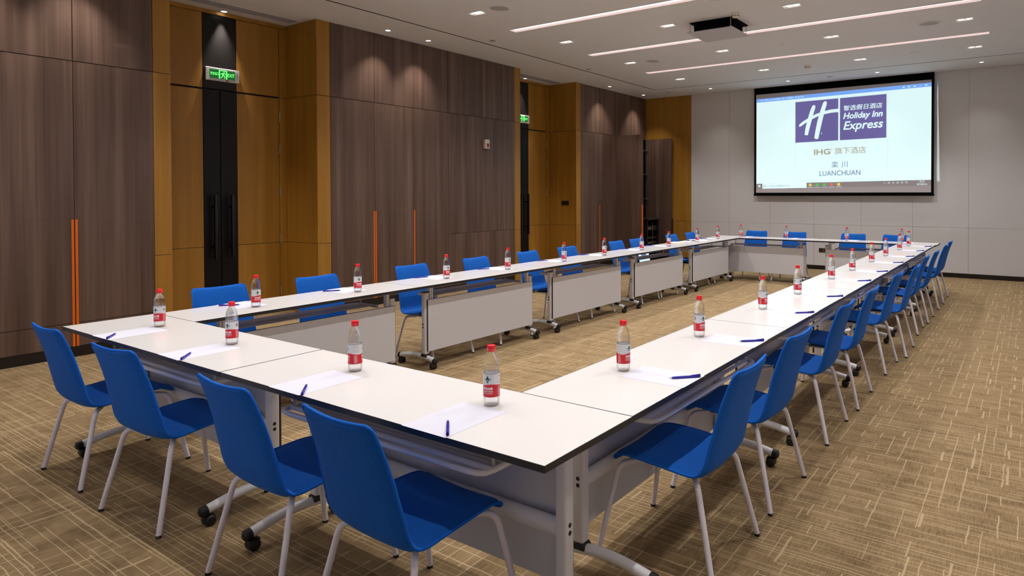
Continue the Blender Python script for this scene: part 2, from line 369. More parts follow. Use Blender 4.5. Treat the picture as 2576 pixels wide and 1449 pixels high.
t = thing('built_in_cabinet', 'open dark wood cabinet with both doors swung out in the far corner', 'cabinet', group='cabinets built into the wooden wall')
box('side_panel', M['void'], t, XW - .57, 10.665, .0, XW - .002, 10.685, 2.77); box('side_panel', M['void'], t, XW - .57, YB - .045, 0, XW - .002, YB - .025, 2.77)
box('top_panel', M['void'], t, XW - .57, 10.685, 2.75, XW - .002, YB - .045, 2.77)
d1 = box('door', M['wood_dark'], t, XW + .004, 10.64, .102, XW + .67, 10.662, 2.772, bevel=.001)
box('handle', M['orange'], d1, XW + .645, 10.630, .102, XW + .671, 10.650, 1.293)
d2 = box('door', M['wood_dark'], t, XW + .02, 11.945, .102, XW + .69, 11.967, 2.772, bevel=.001)
box('handle', M['black'], d2, XW + .69, 11.945, .102, XW + .705, 11.975, .96)
for z in (2.52, 1.97, 1.40, .6):
    MB().box(XW + .03, 11.92, z - .03, XW + .085, 11.945, z + .03).box(XW - .02, 11.90, z - .012, XW + .05, 11.925, z + .012).build('hinge', M['steel'], d2, bevel=.004)
# equipment rack in front of the open cabinet
t = thing('equipment_rack', 'black open-fronted equipment rack standing by the open cabinet', 'rack', (-2.36, 11.23, 0))
mb = MB().box(-.27, -.27, .02, .27, -.25, .95).box(-.27, .25, .02, .27, .27, .95).box(-.27, -.25, .02, -.25, .25, .95).box(-.27, -.27, 0, .27, .27, .03)
mb.build('rack_case', M['black'], t, bevel=.003)
box('rack_lid', M['black'], t, -.29, -.285, .95, .295, .29, .985, bevel=.006)
for y in (-.225, .225): box('rack_rail', M['black_metal'], t, .235, y - .015, .03, .25, y + .015, .95)
for i, (z, h, mt) in enumerate(((.10, .09, 'black'), (.23, .05, 'black_metal'), (.31, .05, 'black_metal'), (.42, .06, 'black'), (.54, .04, 'black_metal'), (.72, .1, 'black'))):
    u = box('rack_unit', M[mt], t, -.20, -.21, z, .238, .21, z + h, bevel=.002)
    for q in range(3): box('unit_light', M['detector'] if i % 2 else M['steel'], u, .238, -.17 + q * .05, z + h * .4, .241, -.15 + q * .05, z + h * .6)
mb = MB()
for z in range(22): mb.box(.236, .008, .10 + z * .036, .246, .022, .122 + z * .036)
mb.build('cable_strip', M['steel'], t)

# ------------------------------------------------------------------ ceiling fixtures
def lamp_light(parent, loc, power, angle, col, r=.024, blend=.6):
    l = bpy.data.lights.new('lamp_light', 'SPOT'); l.energy = power; l.spot_size = math.radians(angle); l.spot_blend = blend; l.color = col; l.shadow_soft_size = r
    o = bpy.data.objects.new('lamp_light', l); COL.objects.link(o); o.parent = parent; o.location = loc; return o
ROWN = ['row above the near table end', 'second row from the camera end', 'third row from the camera end', 'row in line with the projector lift', 'second row from the screen', 'row nearest the screen']
COLN = ['closest to the wooden wall', 'second from the wooden wall', 'third from the wooden wall', 'farthest from the wooden wall']
proto = None
for j, y in enumerate(TWY):
    for i, x in enumerate(TWX):
        lab = 'recessed twin downlight, %s, %s' % (ROWN[j], COLN[i])
        if proto is None:
            t = thing('twin_downlight', lab, 'downlight', (x, y, ZC), group='twin downlights')
            rim(MB(), -.097, -.05, .097, .05, .0, .060).box(-.097, -.05, .060, .097, .05, .064).build('housing', M['reflector'], t)
            rim(MB(), -.097, -.05, .097, .05, -.002, .004).build('trim_frame', M['ceiling'], t)
            for s in (-.047, .047):
                MB().lathe([(.034, .007), (.037, .011), (.037, .034)], 20, (s, 0, 0)).build('lamp', M['lamp_on'], t, smooth=40)
            lamp_light(t, (0, 0, -.004), 2 * LAMP_W, LAMP_ANGLE, LAMP_COL)
            proto = tree(t)
        else:
            t = copy_tree(proto); t.location = (x, y, ZC); t['label'] = lab
def round_light(x, y, lab, power=WASH_W, ang=WASH_ANGLE):
    t = thing('round_downlight', lab, 'downlight', (x, y, ZC), group='round wall-washer downlights')
    MB().lathe([(.030, -.001), (.034, -.006), (.045, -.005), (.047, 0)], 24, caps=False).build('trim_ring', M['ceiling'], t, smooth=50)
    MB().lathe([(.0005, -.003), (.031, -.003)], 24, caps=False).build('lamp', M['lamp_on'], t)
    lamp_light(t, (0, 0, -.012), power, ang, WASH_COL, .012, 1.0)
for i, y in enumerate((.235, .944, 4.364, 5.077, 9.963, 11.389)):
    round_light(-2.42, y, 'small round downlight along the wooden wall, ' + ['farthest from the screen', 'above the nearest cabinet', 'above the cabinet with the grip pair', 'above the single-grip cabinet', 'above the closed far cabinet', 'in the corner above the open cabinet'][i])
round_light(-3.305, 2.655, 'small round downlight above the near exit sign', WASH_W * 2.6, 50); round_light(-3.25, 8.26, 'small round downlight above the far exit sign', WASH_W * 2.2, 50)
for i, x in enumerate((-.82, .805, 2.434, 4.062)):
    round_light(x, 11.39, 'small round downlight along the back wall, ' + ['left of the screen', 'above the left half of the screen', 'above the right half of the screen', 'right of the screen'][i], WASH_W * .35)
for i, x in enumerate((-.82, .805, 2.434, 4.062)):
    round_light(x, -.37, 'small round downlight behind the front chairs, ' + COLN[i], WASH_W * .58, 120)
for i, y in enumerate((.235, .944, 4.364, 5.077, 9.963)):
    round_light(5.62, y, 'small round downlight along the right wall, %s from the camera' % ORD[i], WASH_W * .8, 100)
for x, y, lab in ((-.482, 4.412, 'round ceiling loudspeaker nearest the camera'), (-.454, 8.182, 'round ceiling loudspeaker near the wooden wall, farther one'), (3.657, 8.063, 'round ceiling loudspeaker on the right beyond the projector lift')):
    t = thing('ceiling_speaker', lab, 'speaker', (x, y, ZC), group='ceiling loudspeakers')
    MB().lathe([(.112, -.002), (.118, -.010), (.130, -.006), (.132, 0)], 40, caps=False).build('speaker_rim', M['ceiling'], t, smooth=40)
    MB().lathe([(.0005, -.005), (.09, -.005), (.114, -.003)], 40, caps=False).build('speaker_grille', M['speaker'], t, smooth=40)
for x, y, r, lab in ((-1.672, 5.607, .045, 'small flat sprinkler cover beside the ceiling groove, nearer one'), (-1.739, 8.171, .045, 'small flat sprinkler cover beside the ceiling groove, farther one'), (-1.778, 11.345, .045, 'small flat sprinkler cover in the far left ceiling corner'), (1.60, 11.378, .05, 'small flat sprinkler cover above the screen'), (1.70, 8.24, .045, 'small pale sprinkler cover between light slots'), (3.24, 10.0, .095, 'large flat round ceiling cover right of the smoke detector'), (1.741, 5.60, .06, 'flat round ceiling cover at the top edge above the projector lift')):
    tag(MB().lathe([(.0005, -.008), (r * .8, -.008), (r, -.004), (r, 0)], 28, (x, y, ZC), caps=False).build('sprinkler_cover', M['cover' if r < .055 and x != 1.70 else 'ceiling'], None, smooth=50), lab, 'sprinkler', 'flat round ceiling covers')
for x, y, lab in ((1.755, 6.20, 'ivory smoke detector beside the projector lift'), (1.56, 10.03, 'ivory smoke detector between the light slot and the screen')):
    t = thing('smoke_detector', lab, 'smoke detector', (x, y, ZC), group='smoke detectors')
    MB().lathe([(.052, 0), (.052, -.018), (.044, -.030), (.044, -.045), (.036, -.054), (.0005, -.056)], 28, caps=False).build('detector_body', M['detector'], t, smooth=40)
    for q in range(10):
        a = q * PI / 5; MB().box(.0415, -.006, -.044, .0455, .006, -.034).build('vent_slot', M['void'], t).rotation_euler = (0, 0, a)
# air vents in the door recesses
for y0, y1, lab in ((2.08, 3.42, 'long grey air vent above the near double door'), (7.76, 9.07, 'long grey air vent above the far double door')):
    t = thing('ceiling_vent', lab, 'air vent', (-3.065, (y0 + y1) / 2, ZC), group='ceiling air vents'); L = (y1 - y0) / 2
    rim(MB(), -.094, -L + .012, .094, L - .012, -.004, .0).build('vent_frame', M['ceiling'], t)
    box('backing', M['cover'], t, -.094, -L + .012, -.0015, .094, L - .012, -.0005)
    for q in range(9): box('slat', M['grille'], t, -.088 + q * .0205, -L + .014, -.006, -.076 + q * .0205, L - .014, -.002)
    for q in (-L / 3, L / 3): box('divider', M['grille'], t, -.094, q - .005, -.007, .094, q + .005, -.0015)
# projector lift
t = thing('projector_lift', 'black projector lift lowered from the ceiling on four rods above a white plate', 'projector lift', (1.378, 6.56, ZC))
rim(MB(), PJ[0] - 1.378, PJ[1] - 6.56, PJ[2] - 1.378, PJ[3] - 6.56, .001, .29).build('shaft', M['void'], t)
box('cover_plate', M['lift_plate'], t, -.305, -.31, -.142, .31, .305, -.134, bevel=.001)
box('projector_body', M['void'], t, -.235, -.235, -.132, .235, .25, -.012, bevel=.004)
box('carriage', M['void'], t, -.29, -.22, -.012, .285, .29, .02)
for sx, sy in ((-1, -1), (1, -1), (-1, 1), (1, 1)): MB().lathe([(.010, -.134), (.010, -.118), (.004, -.116), (.004, .01)], 10, (sx * .275, sy * .265, 0)).build('rod', M['steel'], t, smooth=40)

# the projector's picture is wider than the screen: a sliver of it lands on the wall beside it
pl = bpy.data.lights.new('projector_beam', 'SPOT'); pl.energy = 900; pl.spot_size = math.radians(60); pl.spot_blend = 0; pl.shadow_soft_size = .004; pl.use_nodes = True
po = bpy.data.objects.new('projector_beam', pl); COL.objects.link(po); po.parent = t; po.location = (0, .30, -.07); po.rotation_euler = (PI / 2, 0, 0)
k = NT.__new__(NT); k.t = pl.node_tree; em = [n_ for n_ in k.t.nodes if n_.type == 'EMISSION'][0]
sp_ = k.n('ShaderNodeSeparateXYZ'); k.t.links.new(k.n('ShaderNodeTexCoord').outputs['Normal'], sp_.inputs[0])
dz = k.m('ABSOLUTE', sp_.outputs[2]); u_ = k.m('DIVIDE', sp_.outputs[0], dz); v_ = k.m('DIVIDE', sp_.outputs[1], dz)
PX, PY, PZ = 1.378, 6.86, ZC - .07; dd_ = YB - PY
u1 = k.m('MULTIPLY_ADD', v_, -.0193, (3.349 - PX) / dd_)
mask = k.m('MULTIPLY', k.m('MULTIPLY', k.m('GREATER_THAN', u_, .374), k.m('LESS_THAN', u_, u1)), k.m('MULTIPLY', k.m('LESS_THAN', v_, (3.54 - PZ) / dd_), k.m('GREATER_THAN', v_, (1.737 - PZ) / dd_)))
k.set(em, Color=k.mixc(k.m('GREATER_THAN', v_, (3.45 - PZ) / dd_), (.72, .95, 1, 1), (.12, .3, .9, 1)), Strength=mask)
# ------------------------------------------------------------------ projection screen
YS = 11.90
scr = thing('projection_screen', 'pull-down projection screen with black border showing a purple hotel logo', 'screen', (0, YS, 0))
E = lambda nm, c, s_=1.0: mat(nm, (*[v * .5 for v in c[:3]], 1), .9, spec=.1, emit=c, es=s_)
M['scr_white'] = E('screen_light', srgb(212, 238, 240), .92); M['scr_black'] = mat('screen_black_cloth', srgb(4, 4, 4), .9, spec=.1)
M['scr_cloth'] = mat('screen_cloth', srgb(196, 190, 192), .9, spec=.1)
M['scr_blue'] = E('screen_blue', srgb(116, 162, 236), .9); M['scr_purple'] = E('screen_purple', srgb(101, 94, 148), .92)
M['scr_gold'] = E('screen_gold', srgb(160, 150, 120), .85); M['scr_slate'] = E('screen_slate', srgb(92, 108, 150), .85)
M['scr_dark'] = mat('screen_taskbar', srgb(180, 173, 176), .9, spec=.1); M['scr_grey'] = E('screen_grey', srgb(150, 158, 165), .8); M['scr_line'] = E('screen_line', srgb(188, 216, 222), .8)
M['scr_green'] = E('screen_green', srgb(90, 190, 90), .8); M['scr_yellow'] = E('screen_yellow', srgb(220, 200, 90), .8); M['scr_red'] = E('screen_red', srgb(210, 110, 90), .8)
box('black_border', M['scr_black'], scr, -.055, -.003, 1.505, 3.303, 0, ZC - .004)
box('screen_cloth', M['scr_cloth'], scr, -.013, -.006, 1.536, 3.259, -.003, 3.581)
MB().lathe([(.018, -.06), (.018, 3.31)], 12, (0, 0, 1.49), axis='x').build('weight_bar', M['scr_black'], scr, smooth=40)
box('screen_housing', M['ceiling'], scr, -.25, -.06, ZC - .008, 3.50, .07, ZC - .001)
TH = .0128
def sp(x, z, d):                                # picture tilted slightly on the screen
    return (x, -.006 - d, z + TH * (x - 1.63))
def quadp(nm, mt, x0, z0, x1, z1, d, par):
    return MB().add([sp(x0, z0, d), sp(x1, z0, d), sp(x1, z1, d), sp(x0, z1, d)], [(0, 1, 2, 3)]).build(nm, M[mt], par, recalc=False)
pic = quadp('picture', 'scr_white', -.004, 1.744, 3.259, 3.505, .001, scr)
quadp('title_bar', 'scr_blue', -.004, 3.436, 3.259, 3.508, .002, scr)
def ptext(nm, body, mt, x0, z0, x1, z1, d=.004, par=None, shear=0, bold=0, fit_h=True):
    V, Fc = text_data(body, x1 - x0, (z1 - z0) if fit_h else None, shear, bold)
    return MB().add([sp(x0 + a, z0 + b, d) for a, b in V], Fc).build(nm, M[mt], par or scr, recalc=False)
ptext('title_text', 'LOGO - 副本.png (215×202像素, 12KB) - 2345看图王 - 第1/2张 465%', 'scr_white', .065, 3.452, .975, 3.490)
for q, x in enumerate((2.78, 2.87, 2.965, 3.06, 3.155)): quadp('window_button', 'scr_white', x, 3.46 if q != 3 else 3.47, x + .035, 3.48 if q != 3 else 3.475, .003, scr)
for a in ((.797, 1.786, .802, 3.392), (2.528, 1.786, 2.533, 3.392), (.797, 1.786, 2.533, 1.791), (.797, 3.387, 2.533, 3.392)): quadp('page_edge', 'scr_line', *a, .002, scr)
lg = quadp('logo_square', 'scr_purple', .805, 2.556, 1.636, 3.375, .002, scr); rg = quadp('logo_name_block', 'scr_purple', 1.668, 2.556, 2.505, 3.375, .002, scr)
def ribbon(nm, pts, par, dd=[.004]):
    dd[0] += .0004                       # brush-like stroke: (x, z, half width)
    L_, R_ = [], []
    for i, (x, z, hw) in enumerate(pts):
        a = Vector(pts[max(i - 1, 0)][:2]); b = Vector(pts[min(i + 1, len(pts) - 1)][:2]); t_ = (b - a).normalized()
        L_.append(sp(x - t_.y * hw, z + t_.x * hw - TH * (x - 1.63), dd[0])); R_.append(sp(x + t_.y * hw, z - t_.x * hw - TH * (x - 1.63), dd[0]))
    n = len(pts)
    MB().add(L_ + R_, [(i, i + 1, n + i + 1, n + i) for i in range(n - 1)]).build(nm, M['scr_white'], par, recalc=False)
ribbon('logo_stroke', [(1.018, 2.688, .020), (1.022, 2.70, .034), (1.045, 2.82, .040), (1.085, 2.98, .042), (1.13, 3.14, .040), (1.165, 3.24, .036), (1.178, 3.275, .018)], lg)
ribbon('logo_stroke', [(1.216, 2.602, .020), (1.22, 2.62, .040), (1.245, 2.76, .044), (1.285, 2.95, .046), (1.335, 3.14, .043), (1.385, 3.30, .038), (1.398, 3.335, .018)], lg)
ribbon('logo_stroke', [(.882, 2.868, .006), (.90, 2.89, .024), (.96, 2.935, .028), (1.08, 3.005, .028), (1.22, 3.07, .029), (1.36, 3.112, .031), (1.50, 3.135, .032), (1.642, 3.14, .033)], lg)
MB().add([sp(1.318 + .013 * math.cos(a * PI / 6), 2.712 + .013 * math.sin(a * PI / 6), .004) for a in range(12)], [tuple(range(12))]).build('logo_mark', M['scr_line'], lg, recalc=False)
ptext('name_text', '智选假日酒店', 'scr_white', 1.735, 3.122, 2.438, 3.225, par=rg, shear=.12, bold=.012)
ptext('name_text', 'Holiday Inn', 'scr_white', 1.728, 2.925, 2.442, 3.080, par=rg, shear=.24, bold=.028)
ptext('name_text', 'Express', 'scr_white', 1.730, 2.700, 2.450, 2.915, par=rg, shear=.24, bold=.018)
ptext('page_text', 'IHG', 'scr_gold', 1.175, 2.290, 1.487, 2.402, bold=.02); ptext('page_text', '®', 'scr_gold', 1.49, 2.365, 1.53, 2.40)
ptext('page_text', '旗下酒店', 'scr_gold', 1.575, 2.285, 2.145, 2.415)
ptext('page_text', '栾', 'scr_slate', 1.512, 2.025, 1.64, 2.145); ptext('page_text', '川', 'scr_slate', 1.70, 2.025, 1.812, 2.142)
ptext('page_text', 'LUANCHUAN', 'scr_slate', 1.282, 1.870, 2.048, 1.968)
tb = quadp('taskbar', 'scr_dark', -.004, 1.640, 3.259, 1.744, .001, scr)
quadp('search_box', 'scr_white', .123, 1.640, 1.03, 1.742, .002, tb); ptext('search_text', '在这里输入你要搜索的内容', 'scr_grey', .215, 1.670, .69, 1.712, par=tb)
for q in range(4): quadp('start_mark', 'scr_white', .035 + (q % 2) * .024, 1.672 + (q // 2) * .024, .056 + (q % 2) * .024, 1.692 + (q // 2) * .024, .003, tb)
MB().add([sp(.168 + .026 * math.cos(a * PI / 8) * (1 if b else .62), 1.692 + .026 * math.sin(a * PI / 8) * (1 if b else .62), .003) for b in (1, 0) for a in range(16)], [(i, (i + 1) % 16, 16 + (i + 1) % 16, 16 + i) for i in range(16)]).build('search_ring', M['scr_grey'], tb, recalc=False)
for q, c in enumerate(('scr_yellow', 'scr_green', 'scr_green', 'scr_red', 'scr_yellow')):
    quadp('task_icon', c, 1.075 + q * .137, 1.672, 1.128 + q * .137, 1.722, .003, tb); quadp('task_line', 'scr_white', 1.05 + q * .137, 1.646, 1.155 + q * .137, 1.652, .003, tb)
ptext('clock_text', '18:32', 'scr_white', 3.07, 1.700, 3.150, 1.732, par=tb); ptext('clock_text', '2018/8/16', 'scr_white', 3.025, 1.650, 3.195, 1.682, par=tb)
for q, b in enumerate('人⌔^□英M'): ptext('tray_mark', b if b not in '⌔□' else 'o', 'scr_white', 2.46 + q * .075, 1.690, 2.495 + q * .075, 1.722, par=tb)

# ------------------------------------------------------------------ wall things
M['sign_green'] = mat('sign_dark_green', srgb(4, 40, 14), .3, emit=srgb(6, 92, 26), es=.9); M['sign_glow'] = mat('sign_bright_green', srgb(60, 200, 80), .4, emit=srgb(120, 255, 130), es=1.0)
def exit_sign(y, lab):
    t = thing('exit_sign', lab, 'exit sign', (XREC + .002, y, 2.963), group='green exit signs')
    box('sign_frame', M['silver'], t, 0, -.198, -.078, .028, .198, .078, bevel=.004)
    fc = box('sign_face', M['sign_green'], t, .028, -.155, -.048, .030, .145, .058)
    fx = .0308
    def tx(body, a0, b0, a1, b1, bold=.01):
        V, Fc = text_data(body, a1 - a0, b1 - b0, 0, bold); MB().add([(fx, a0 + a, b0 + b) for a, b in V], Fc).build('sign_text', M['sign_glow'], fc, recalc=False)
    tx('安全出口', -.147, -.012, -.055, .026, .02); tx('EXIT', .052, -.016, .137, .026, .02)
    m = MB(); m.box(fx - .001, -.050, -.046, fx, -.036, .056).box(fx - .001, .034, -.046, fx, .048, .056).box(fx - .001, -.036, .044, fx, .034, .056)
    m.build('door_pictogram', M['sign_glow'], fc)
    m = MB(); m.lathe([(.0005, fx), (.009, fx)], 14, (0, .012, .030), axis='x', caps=False)
    for pl in ([(-.012, .026), (.010, .020), (.004, -.006), (-.012, -.004)], [(.004, .020), (.022, .004), (.032, .010), (.030, .016), (.022, .012), (.010, .026)], [(-.012, .026), (-.030, .012), (-.026, .000), (-.020, .002), (-.022, .010), (-.008, .018)], [(.004, -.006), (.016, -.020), (.010, -.042), (.018, -.042), (.026, -.016), (.010, .002)], [(-.012, -.004), (-.014, -.022), (-.030, -.032), (-.026, -.040), (-.004, -.026), (.002, -.004)]):
        m.add([(fx, a, b) for a, b in pl], [tuple(range(len(pl)))])
    m.build('running_figure', M['sign_glow'], fc, recalc=False)
    box('status_light', M['red_lens'], t, .027, .035, -.074, .0295, .060, -.058); box('sticker', mat('orange_sticker', srgb(220, 160, 50), .5), t, .027, .165, -.072, .0292, .190, -.058)
    for q in range(6): box('side_slot', M['grey_print'], t, .027, .160, -.034 + q * .013, .0290, .180, -.028 + q * .013)
    for yy in (-.182, .192): MB().lathe([(.0005, .0295), (.006, .029)], 10, (0, yy, 0), axis='x', caps=False).build('screw', M['steel'], t)
exit_sign(2.655, 'green lit exit sign above the near double door'); exit_sign(8.30, 'green lit exit sign above the far double door, half hidden')
t = thing('fire_alarm', 'small off-white fire alarm with red lens on the dark wood wall', 'alarm', (XW, 6.545, 2.341))
box('alarm_body', M['offwhite'], t, 0, -.050, -.075, .055, .050, .075, bevel=.006)
MB().prism([(-.028, .012), (.028, .012), (.028, -.025), (.018, -.050), (0, -.060), (-.018, -.050), (-.028, -.025)], .054, .062, lambda a, b, h: (h, a + .006, b)).build('alarm_lens', M['red_lens'], t, bevel=.002)
MB().prism([(-.024, .020), (.024, .020), (.024, .045), (.012, .060), (-.012, .060), (-.024, .045)], .054, .057, lambda a, b, h: (h, a + .006, b)).build('alarm_window', M['silver'], t)
def plate(lab, loc, axis, mt, key, group):
    t = thing('wall_plate', lab, 'wall plate', loc, group=group)
    for q in (-.045, .045):
        if axis == 'y': p = box('socket', M[mt], t, q - .043, -.010, -.043, q + .043, 0, .043, bevel=.003); box('insert', M[key], p, q - .026, -.012, -.026, q + .026, -.009, .026)
plate('pair of dark brown switch plates on the oak return of the far recess', (-2.958, 9.149, 1.340), 'y', 'brown_plate', 'black', 'wall plates')
plate('pair of bronze socket plates low on the back wall', (1.335, YB, .386), 'y', 'bronze', 'brown_plate', 'wall plates')
tag(MB().box(XW + .0002, 1.276, 2.962, XW + .001, 1.468, 3.010).build('tape_strip', M['tape']), 'strip of old clear tape stuck high on the nearest dark wood panel', 'tape')

# ------------------------------------------------------------------ tables
L, D = 1.8, .505
def make_table():
    t = thing('training_table', '', 'table')
    top = box('tabletop', M['laminate'], t, .003, .003, .7245, L - .003, D - .003, ZT, bevel=.0006)
    m = MB(); e, z0, z1 = .0025, .7235, ZT - .0003
    m.box(.0008, .0008, z0, L - .0008, .0008 + e, z1).box(.0008, D - e - .0008, z0, L - .0008, D - .0008, z1).box(.0008, .0008 + e, z0, .0008 + e, D - e - .0008, z1).box(L - e - .0008, .0008 + e, z0, L - .0008, D - e - .0008, z1)
    m.build('edge_band', M['edge'], top)
    for xc, s in ((.185, 1), (L - .185, -1)):                    # s: direction to the table middle
        c = MB().box(xc - .025, .323, .120, xc + .025, .3745, .664).build('column', M['frame'], t, bevel=.012, seg=3, smooth=40)
        box('column_cap', M['black'], c, xc - .0255, .3225, .660, xc + .0255, .375, .668, bevel=.003)
        MB().add([(xc + a * .031, .348 + b * .034, .098) for a, b in ((-1, -1), (1, -1), (1, 1), (-1, 1))] + [(xc + a * .0265, .348 + b * .0275, .124) for a, b in ((-1, -1), (1, -1), (1, 1), (-1, 1))], [(0, 3, 2, 1), (4, 5, 6, 7), (0, 1, 5, 4), (1, 2, 6, 5), (2, 3, 7, 6), (3, 0, 4, 7)]).build('collar', M['black'], c, bevel=.006)
        for z in (.357, .384): MB().lathe([(.0085, -.0006), (.0085, .0012)], 14, (xc - s * .025 - .0003, .346, z), axis='x').build('screw_cap', M['black'], c)
        path = [(xc, .010 + .465 * q / 12, .070 + .032 * math.sin(PI * min(1, q / 12 * 1.0)) ** 1.0) for q in range(13)]
        f = MB().tube(path, .0225, 12, ry=.021).build('foot', M['frame'], t, smooth=50)
        for ye, sg in ((.010, -1), (.475, 1)):
            MB().tube([(xc, ye - sg * .022, .0735), (xc, ye + sg * .004, .070), (xc, ye + sg * .012, .069)], [.0245, .0245, .014], 12).build('foot_cap', M['black'], f, smooth=50)
            cy_ = ye - sg * .030; cs = MB().lathe([(.006, .045), (.006, .062)], 8, (xc, cy_, 0))
            cs.box(xc - .021, cy_ - .024, .016, xc + .021, cy_ + .022, .050)
            cs.build('caster', M['black'], f, bevel=.009, seg=3, smooth=40)
            for q in (-.017, .017): MB().lathe([(.010, -.010), (.020, -.009), (.0245, -.005), (.0245, .005), (.020, .009), (.010, .010)], 18, (xc + q, cy_, .0245), axis='x').build('wheel', M['black'], f, smooth=35)
        b = MB().prism([(.14, .723), (.43, .723), (.40, .705), (.33, .695), (.18, .700)], xc + s * .026, xc + s * .105, lambda a, z, h: (h, a, z)).build('hinge_bracket', M['frame'], t, bevel=.003)
        MB().box(min(xc + s * .034, xc + s * .046), .325, .590, max(xc + s * .034, xc + s * .046), .372, .705).box(min(xc + s * .050, xc + s * .066), .335, .60, max(xc + s * .050, xc + s * .066), .375, .70).build('hinge_arm', M['frame'], b, bevel=.003)
    p = box('modesty_panel', M['panel'], t, .178, .376, .147, L - .178, .391, .600, bevel=.001)
    m = MB().box(.1768, .3758, .1475, .178, .3912, .6000).box(L - .178, .3758, .1475, L - .1768, .3912, .6000).box(.1768, .3758, .6000, L - .1768, .3912, .6012)
    m.build('edge_band', M['edge'], p)
    MB().tube([(.2, .346, .366), (L - .2, .346, .366)], .020, 14, ry=.034).build('beam', M['frame'], t, smooth=50)
    # wire shelf under the top
    z = .612
    fr = [(.318, .30, z), (.318, .14, z), (.326, .105, z), (.350, .088, z), (.40, .083, z), (L - .40, .083, z), (L - .350, .088, z), (L - .326, .105, z), (L - .318, .14, z), (L - .318, .30, z)]
    sh = MB().tube(fr, .0105, 10).build('shelf', M['frame'], t, smooth=50)
    MB().tube([(.32, .135, z), (L - .32, .135, z)], .0095, 10).build('shelf_rod', M['frame'], sh, smooth=50)
    for y in (.160, .186, .212, .238, .264): box('shelf_slat', M['slat'], sh, .322, y, z - .004, L - .322, y + .020, z + .004, bevel=.0015)
    for xx in (.330, L - .330): MB().tube([(xx, .15, z), (xx, .135, .70), (xx, .135, .722)], .006, 8).build('strut', M['frame_grey'], sh, smooth=50)
    for xx in (.32, L - .32): MB().box(xx - .012, .28, z - .012, xx + .012, .345, z + .010).build('shelf_clip', M['frame_grey'], sh, bevel=.002)
    return t
T0 = make_table(); TT = tree(T0); first = [True]
def place_table(x, y, rz, lab):
    t = T0 if first[0] else copy_tree(TT); first[0] = False
    t.location = (x, y, 0); t.rotation_euler = (0, 0, rz); tag(t, lab, 'table', 'white flip-top training tables')
AR, AL = -.0023, .0017
place_table(0, 0, 0, 'white flip-top table at the left end of the front row')
place_table(L + .003, 0, 0, 'white flip-top table at the right end of the front row, nearest the camera')
for i in range(5):
    y0 = D + i * L + .001 * i
    place_table(AL * (y0 + L), y0 + L, math.atan2(-1, -AL), 'white flip-top table in the row along the wooden wall, %s from the near end' % ORD[i])
    place_table(2 * L + .002 + AR * y0, y0, math.atan2(1, AR), 'white flip-top table in the right-hand row, %s from the near end' % ORD[i])
YBK = D + 5 * L + .006
place_table(L - .002, YBK + D, PI, 'white flip-top table on the left half of the back row, below the screen')
place_table(2 * L - .001, YBK + D, PI, 'white flip-top table on the right half of the back row, below the screen')

# ------------------------------------------------------------------ chairs
PROF = [(.207, .400), (.200, .416), (.185, .427), (.155, .434), (.110, .4345), (.050, .431), (-.02, .425), (-.09, .417), (-.140, .412), (-.172, .416), (-.193, .430), (-.206, .452), (-.214, .480), (-.223, .520), (-.238, .580), (-.252, .640), (-.271, .705), (-.293, .768), (-.312, .815), (-.324, .834)]
def resample(P, n):
    P = [Vector(p) for p in P]; q = []
    for i in range(len(P) - 1):                              # Catmull-Rom
        p0, p1, p2, p3 = P[max(i - 1, 0)], P[i], P[i + 1], P[min(i + 2, len(P) - 1)]
        for k_ in range(8):
            t_ = k_ / 8; q.append(.5 * ((2 * p1) + (-p0 + p2) * t_ + (2 * p0 - 5 * p1 + 4 * p2 - p3) * t_ ** 2 + (-p0 + 3 * p1 - 3 * p2 + p3) * t_ ** 3))
    q.append(P[-1]); S = [0]
    for a, b in zip(q, q[1:]): S.append(S[-1] + (b - a).length)
    out = []; j = 0
    for i in range(n):
        s_ = S[-1] * i / (n - 1)
        while j < len(S) - 2 and S[j + 1] < s_: j += 1
        f_ = (s_ - S[j]) / max(1e-9, S[j + 1] - S[j]); out.append(q[j].lerp(q[j + 1], min(1, max(0, f_))))
    return out, S[-1]
